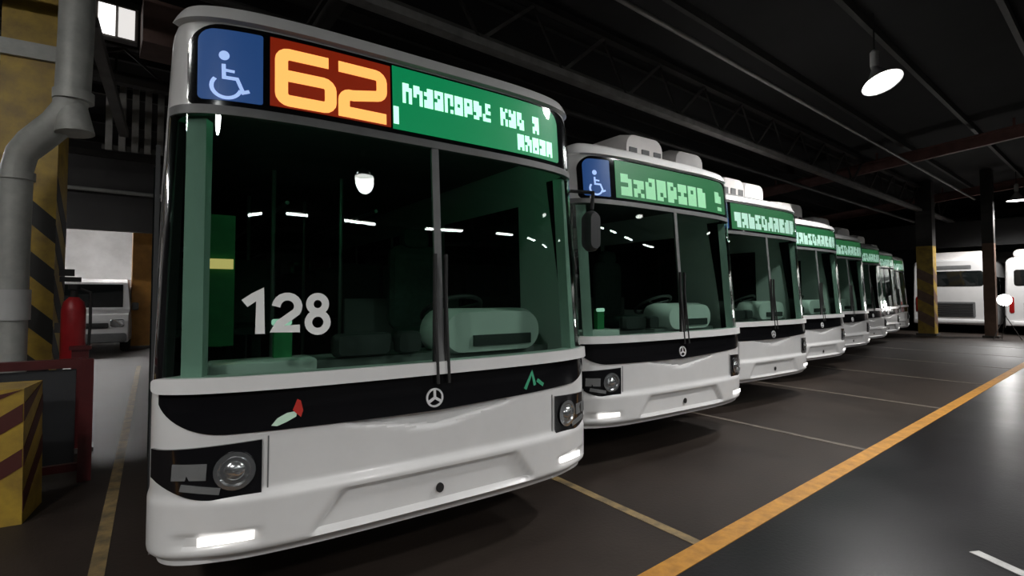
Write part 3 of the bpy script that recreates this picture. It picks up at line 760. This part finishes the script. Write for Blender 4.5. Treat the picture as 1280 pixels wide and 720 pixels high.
for k, xx in ((0, 2.3), (2, 18.3), (3, 26.3), (4, 34.3), (5, -5.7)):
    y0, y1 = -11.5, 13.8
    t = empty('rafter', (xx, 0, 0)); mm = REDSTEEL if k in (2, 3) else STEEL
    for (a, b) in ((y0, RY), (RY, y1)):
        za, zb = roof_z(a)-.62, roof_z(b)-.62
        MB().bar((0, a, za), (0, b, zb), .14, .05).build('flange', mm, t); MB().bar((0, a, za+.14), (0, b, zb+.14), .03, .26).build('web', mm, t); MB().bar((0, a, za+.28), (0, b, zb+.28), .14, .05).build('flange', mm, t)
    for yy in range(-10, 14, 3):
        MB().box((0, yy, roof_z(yy)-.25), (.05, .05, .30)).build('hanger', mm, t)
    tag(t, ['dark steel roof rafter above bus 128', 'dark steel roof rafter over the fourth bus, crossing the truss', 'red oxide rafter over the far end of the bus row', 'red oxide rafter beyond the row, above the far columns', 'dark steel rafter near the far end wall', 'dark steel rafter on the near side of the striped column'][k], 'rafter', 'roof rafters')
# upper left: floodlight, rusty duct, ribbed screen, strut
fp = px(137, 21, 6.4); fd = empty('floodlight', fp); fd.rotation_euler = (0, 0, R(YAW-90+38))
MB().box((0, .06, 0), (.44, .12, .44)).build('housing', STEEL2, fd)
for k, sx in enumerate((-1, 1)): MB().box((sx*.10, -.006, 0), (.17, .02, .38)).build('pane', mat('floodlight_glow', (.9, .9, .9), .4, emit=(1, .97, .94), es=2.2) if sx < 0 else mat('floodlight_glow_dim', (.9, .9, .9), .4, emit=(1, .97, .94), es=.8), fd)
MB().box((0, .08, (roof_z(fp.y)-fp.z)/2+.1), (.05, .05, roof_z(fp.y)-fp.z-.25)).build('stem', STEEL2, fd)
tag(fd, 'bright square floodlight hung beside the grey downpipe', 'floodlight')
dpz = px(193, 36, 6.5)
du = MB(); du.box((dpz.x+.65, dpz.y, dpz.z), (1.7, .6, .55)); duo = du.build('duct', RUSTY); tag(duo, 'rusty rectangular duct under the roof behind bus 128', 'duct')
sr = px(196, 150, 8.2); scn = empty('ribbed_screen', sr)
scn.rotation_euler = (0, 0, R(YAW-90+30))
for k in range(9): MB().box((-.66+.165*k, 0, 0), (.085, .05, 1.1)).build('slat', CHORD, scn)
for z in (-.5, .5): MB().box((0, .04, z), (1.5, .04, .07)).build('rail', STEEL, scn)
for sx in (-.6, .6): MB().box((sx, .04, .55+(roof_z(sr.y)-sr.z-.55)/2), (.03, .03, roof_z(sr.y)-sr.z-.55)).build('hanger', STEEL, scn)
tag(scn, 'grey ribbed metal screen hung behind the sign of bus 128', 'screen')
a = px(104, 20, 4.95); b = px(150, 165, 7.75)
tag(MB().bar(a, b, .11, .11).build('strut', STEEL2), 'grey diagonal strut between the downpipe and the ribbed screen', 'strut')

# ------------------------------------------------------------------ lamps
def pendant(loc, label, power, tilt=None):
    t = empty('pendant_lamp', loc)
    M3 = Matrix.Rotation(0, 3, 'Z')
    if tilt:                                   # shade hanging askew: its own x axis and up axis in the world
        zx = Vector(tilt[1]).normalized(); xx = Vector(tilt[0]); xx = (xx-zx*xx.dot(zx)).normalized(); yy = zx.cross(xx)
        M3 = Matrix((xx, yy, zx)).transposed()
    off = Vector((0, 0, .33))-M3 @ Vector((0, 0, .33))
    MB().lathe([(.0, .36), (.05, .36), (.055, .30), (.09, .24), (.17, .12), (.26, .02), (.29, 0), (.285, .005), (.25, .03), (.16, .125), (.08, .235), (0, .25)], off, 28, M3).build('shade', SHADE, t, True)
    MB().lathe([(.05, .34), (.062, .36), (.062, .58), (.03, .62), (0, .62)], (0, 0, 0), 16).build('ballast', PALEPL, t, True)
    MB().lathe([(0, .0), (.18, .01), (.262, .022), (.262, .028), (0, .03)], off+M3 @ Vector((0, 0, -.012)), 24, M3).build('diffuser', LIGHTW, t, True)
    hz = roof_z(loc[1])-loc[2]
    MB().tube([(0, 0, .6), (0, 0, hz)], .012, 6).build('cord', RUBBER, t)
    ld = bpy.data.lights.new('lamp_light', 'SPOT'); ld.energy = power; ld.spot_size = R(150); ld.spot_blend = .5; ld.shadow_soft_size = .25; ld.color = (1, .98, .965)
    lo = bpy.data.objects.new('lamp_light', ld); C.objects.link(lo); lo.parent = t; lo.location = (0, 0, -.06)
    tag(t, label, 'lamp', 'pendant lamps')
pendant((9.8, 2.68, 4.92), 'bell shaped pendant lamp glowing over the fourth bus front', 750, ((cw(1, 0)+Vector((0, 0, .16))), (cw(-.10, .36)+Vector((0, 0, .9)))))
pendant((25.6, 2.8, 4.92), 'bell shaped pendant lamp glowing near the far columns', 1300)
pendant((-3.2, -1.6, 4.92), 'added unseen fill lamp over the lane, lighting the striped column', 900)  # added out of view as fill light for the column and pipe
pendant((11.3, -4.8, 4.92), 'added unseen fill lamp over the lane, lighting the middle buses', 1200)  # invented lamp outside the frame, fills the fronts of the middle buses
pendant((5.7, .5, 4.95), 'added unseen fill lamp over the lane, lighting the first bus fronts and roof units', 800)  # invented lamp above the frame, brightens the first fronts and roof units
pendant((2.9, -4.8, 4.92), 'bell shaped pendant lamp over the lane opposite bus 128', 1000)
pendant((17.6, -4.8, 4.92), 'added unseen fill lamp over the lane opposite the last buses', 1500)  # unseen lamp put in only for general lighting of the lane side
def tube_light(loc, label, ln=1.2, es=TUBE_E, group='fluorescent lights'):
    t = empty('tube_light', loc)
    MB().box((0, 0, .06), (ln+.06, .16, .06)).build('batten', PALEPL, t)
    for dy in (-.045, .045): MB().tube([(-ln/2, dy, 0), (ln/2, dy, 0)], .02, 8).build('tube', es, t)
    for sx in (-1, 1): MB().box((sx*ln*.4, 0, .09+(roof_z(loc[1])-loc[2]-.09)/2), (.015, .015, roof_z(loc[1])-loc[2]-.09)).build('hanger', STEEL2, t)
    tag(t, label, 'light', group)
for k in range(7): tube_light((-2.4+2.9*k, -8.0, 4.9), 'twin tube light hung in a row along the far side of the lane')
FILL_A = mat('aisle_fill_glow', (.9, .9, .9), .4, emit=(1., .98, .97), es=170.)
FILL_L = mat('near_fill_glow', (.9, .9, .9), .4, emit=(1., .98, .95), es=130.)
FILL_B = mat('back_fill_glow', (.9, .9, .9), .4, emit=(1., .98, .97), es=320.)
for k in range(4): tube_light((-4.0+2.2*k, 21.5, 4.6), 'added unseen tube light brightening the white back wall behind the header', 1.5, FILL_B, 'added back bay fill lights')  # added tubes hidden behind the header, there to brighten the back wall

for k in range(2): tube_light((-4.2-2.4*k, 14.4, 4.6), 'added unseen tube light brightening the white van from the garage side', 1.5, FILL_A, 'added aisle fill lights')  # added tubes out of frame, fill light for the van front

for k in range(2): tube_light((-3.0-2.3*k, 2.7, 4.7), 'added unseen tube light brightening the striped column and downpipe', 1.4, FILL_L, 'added fill lights before the striped column')  # added tubes out of frame, reach the upper column and pipe

# tripod work lamp near the far buses
wl = px(1255, 375, 17.6); wp = empty('work_lamp', (wl.x, wl.y, 0)); hz = wl.z
for k in range(3):
    a = R(120*k+20); MB().tube([(0, 0, hz*.62), (.42*math.cos(a), .42*math.sin(a), .012)], .012, 6).build('leg', STEEL2, wp)
MB().tube([(0, 0, hz*.3), (0, 0, hz-.12)], .016, 8).build('mast', STEEL2, wp)
dirv = (Vector((0, 0, CAM_H))-wl).normalized(); rot = Vector((0, 0, 1)).rotation_difference(dirv).to_matrix()
MB().lathe([(0, -.12), (.10, -.12), (.19, 0), (.20, .02)], (0, 0, hz), 20, rot).build('lamp_housing', STEEL2, wp, True)
MB().lathe([(0, .018), (.12, .015), (.188, .008)], (0, 0, hz), 20, rot).build('lamp_glass', mat('work_lamp_glow', (.9, .9, .9), .4, emit=(1, .98, .95), es=80.), wp, True)
tag(wp, 'bright round work lamp on a tripod beside the far buses', 'lamp')
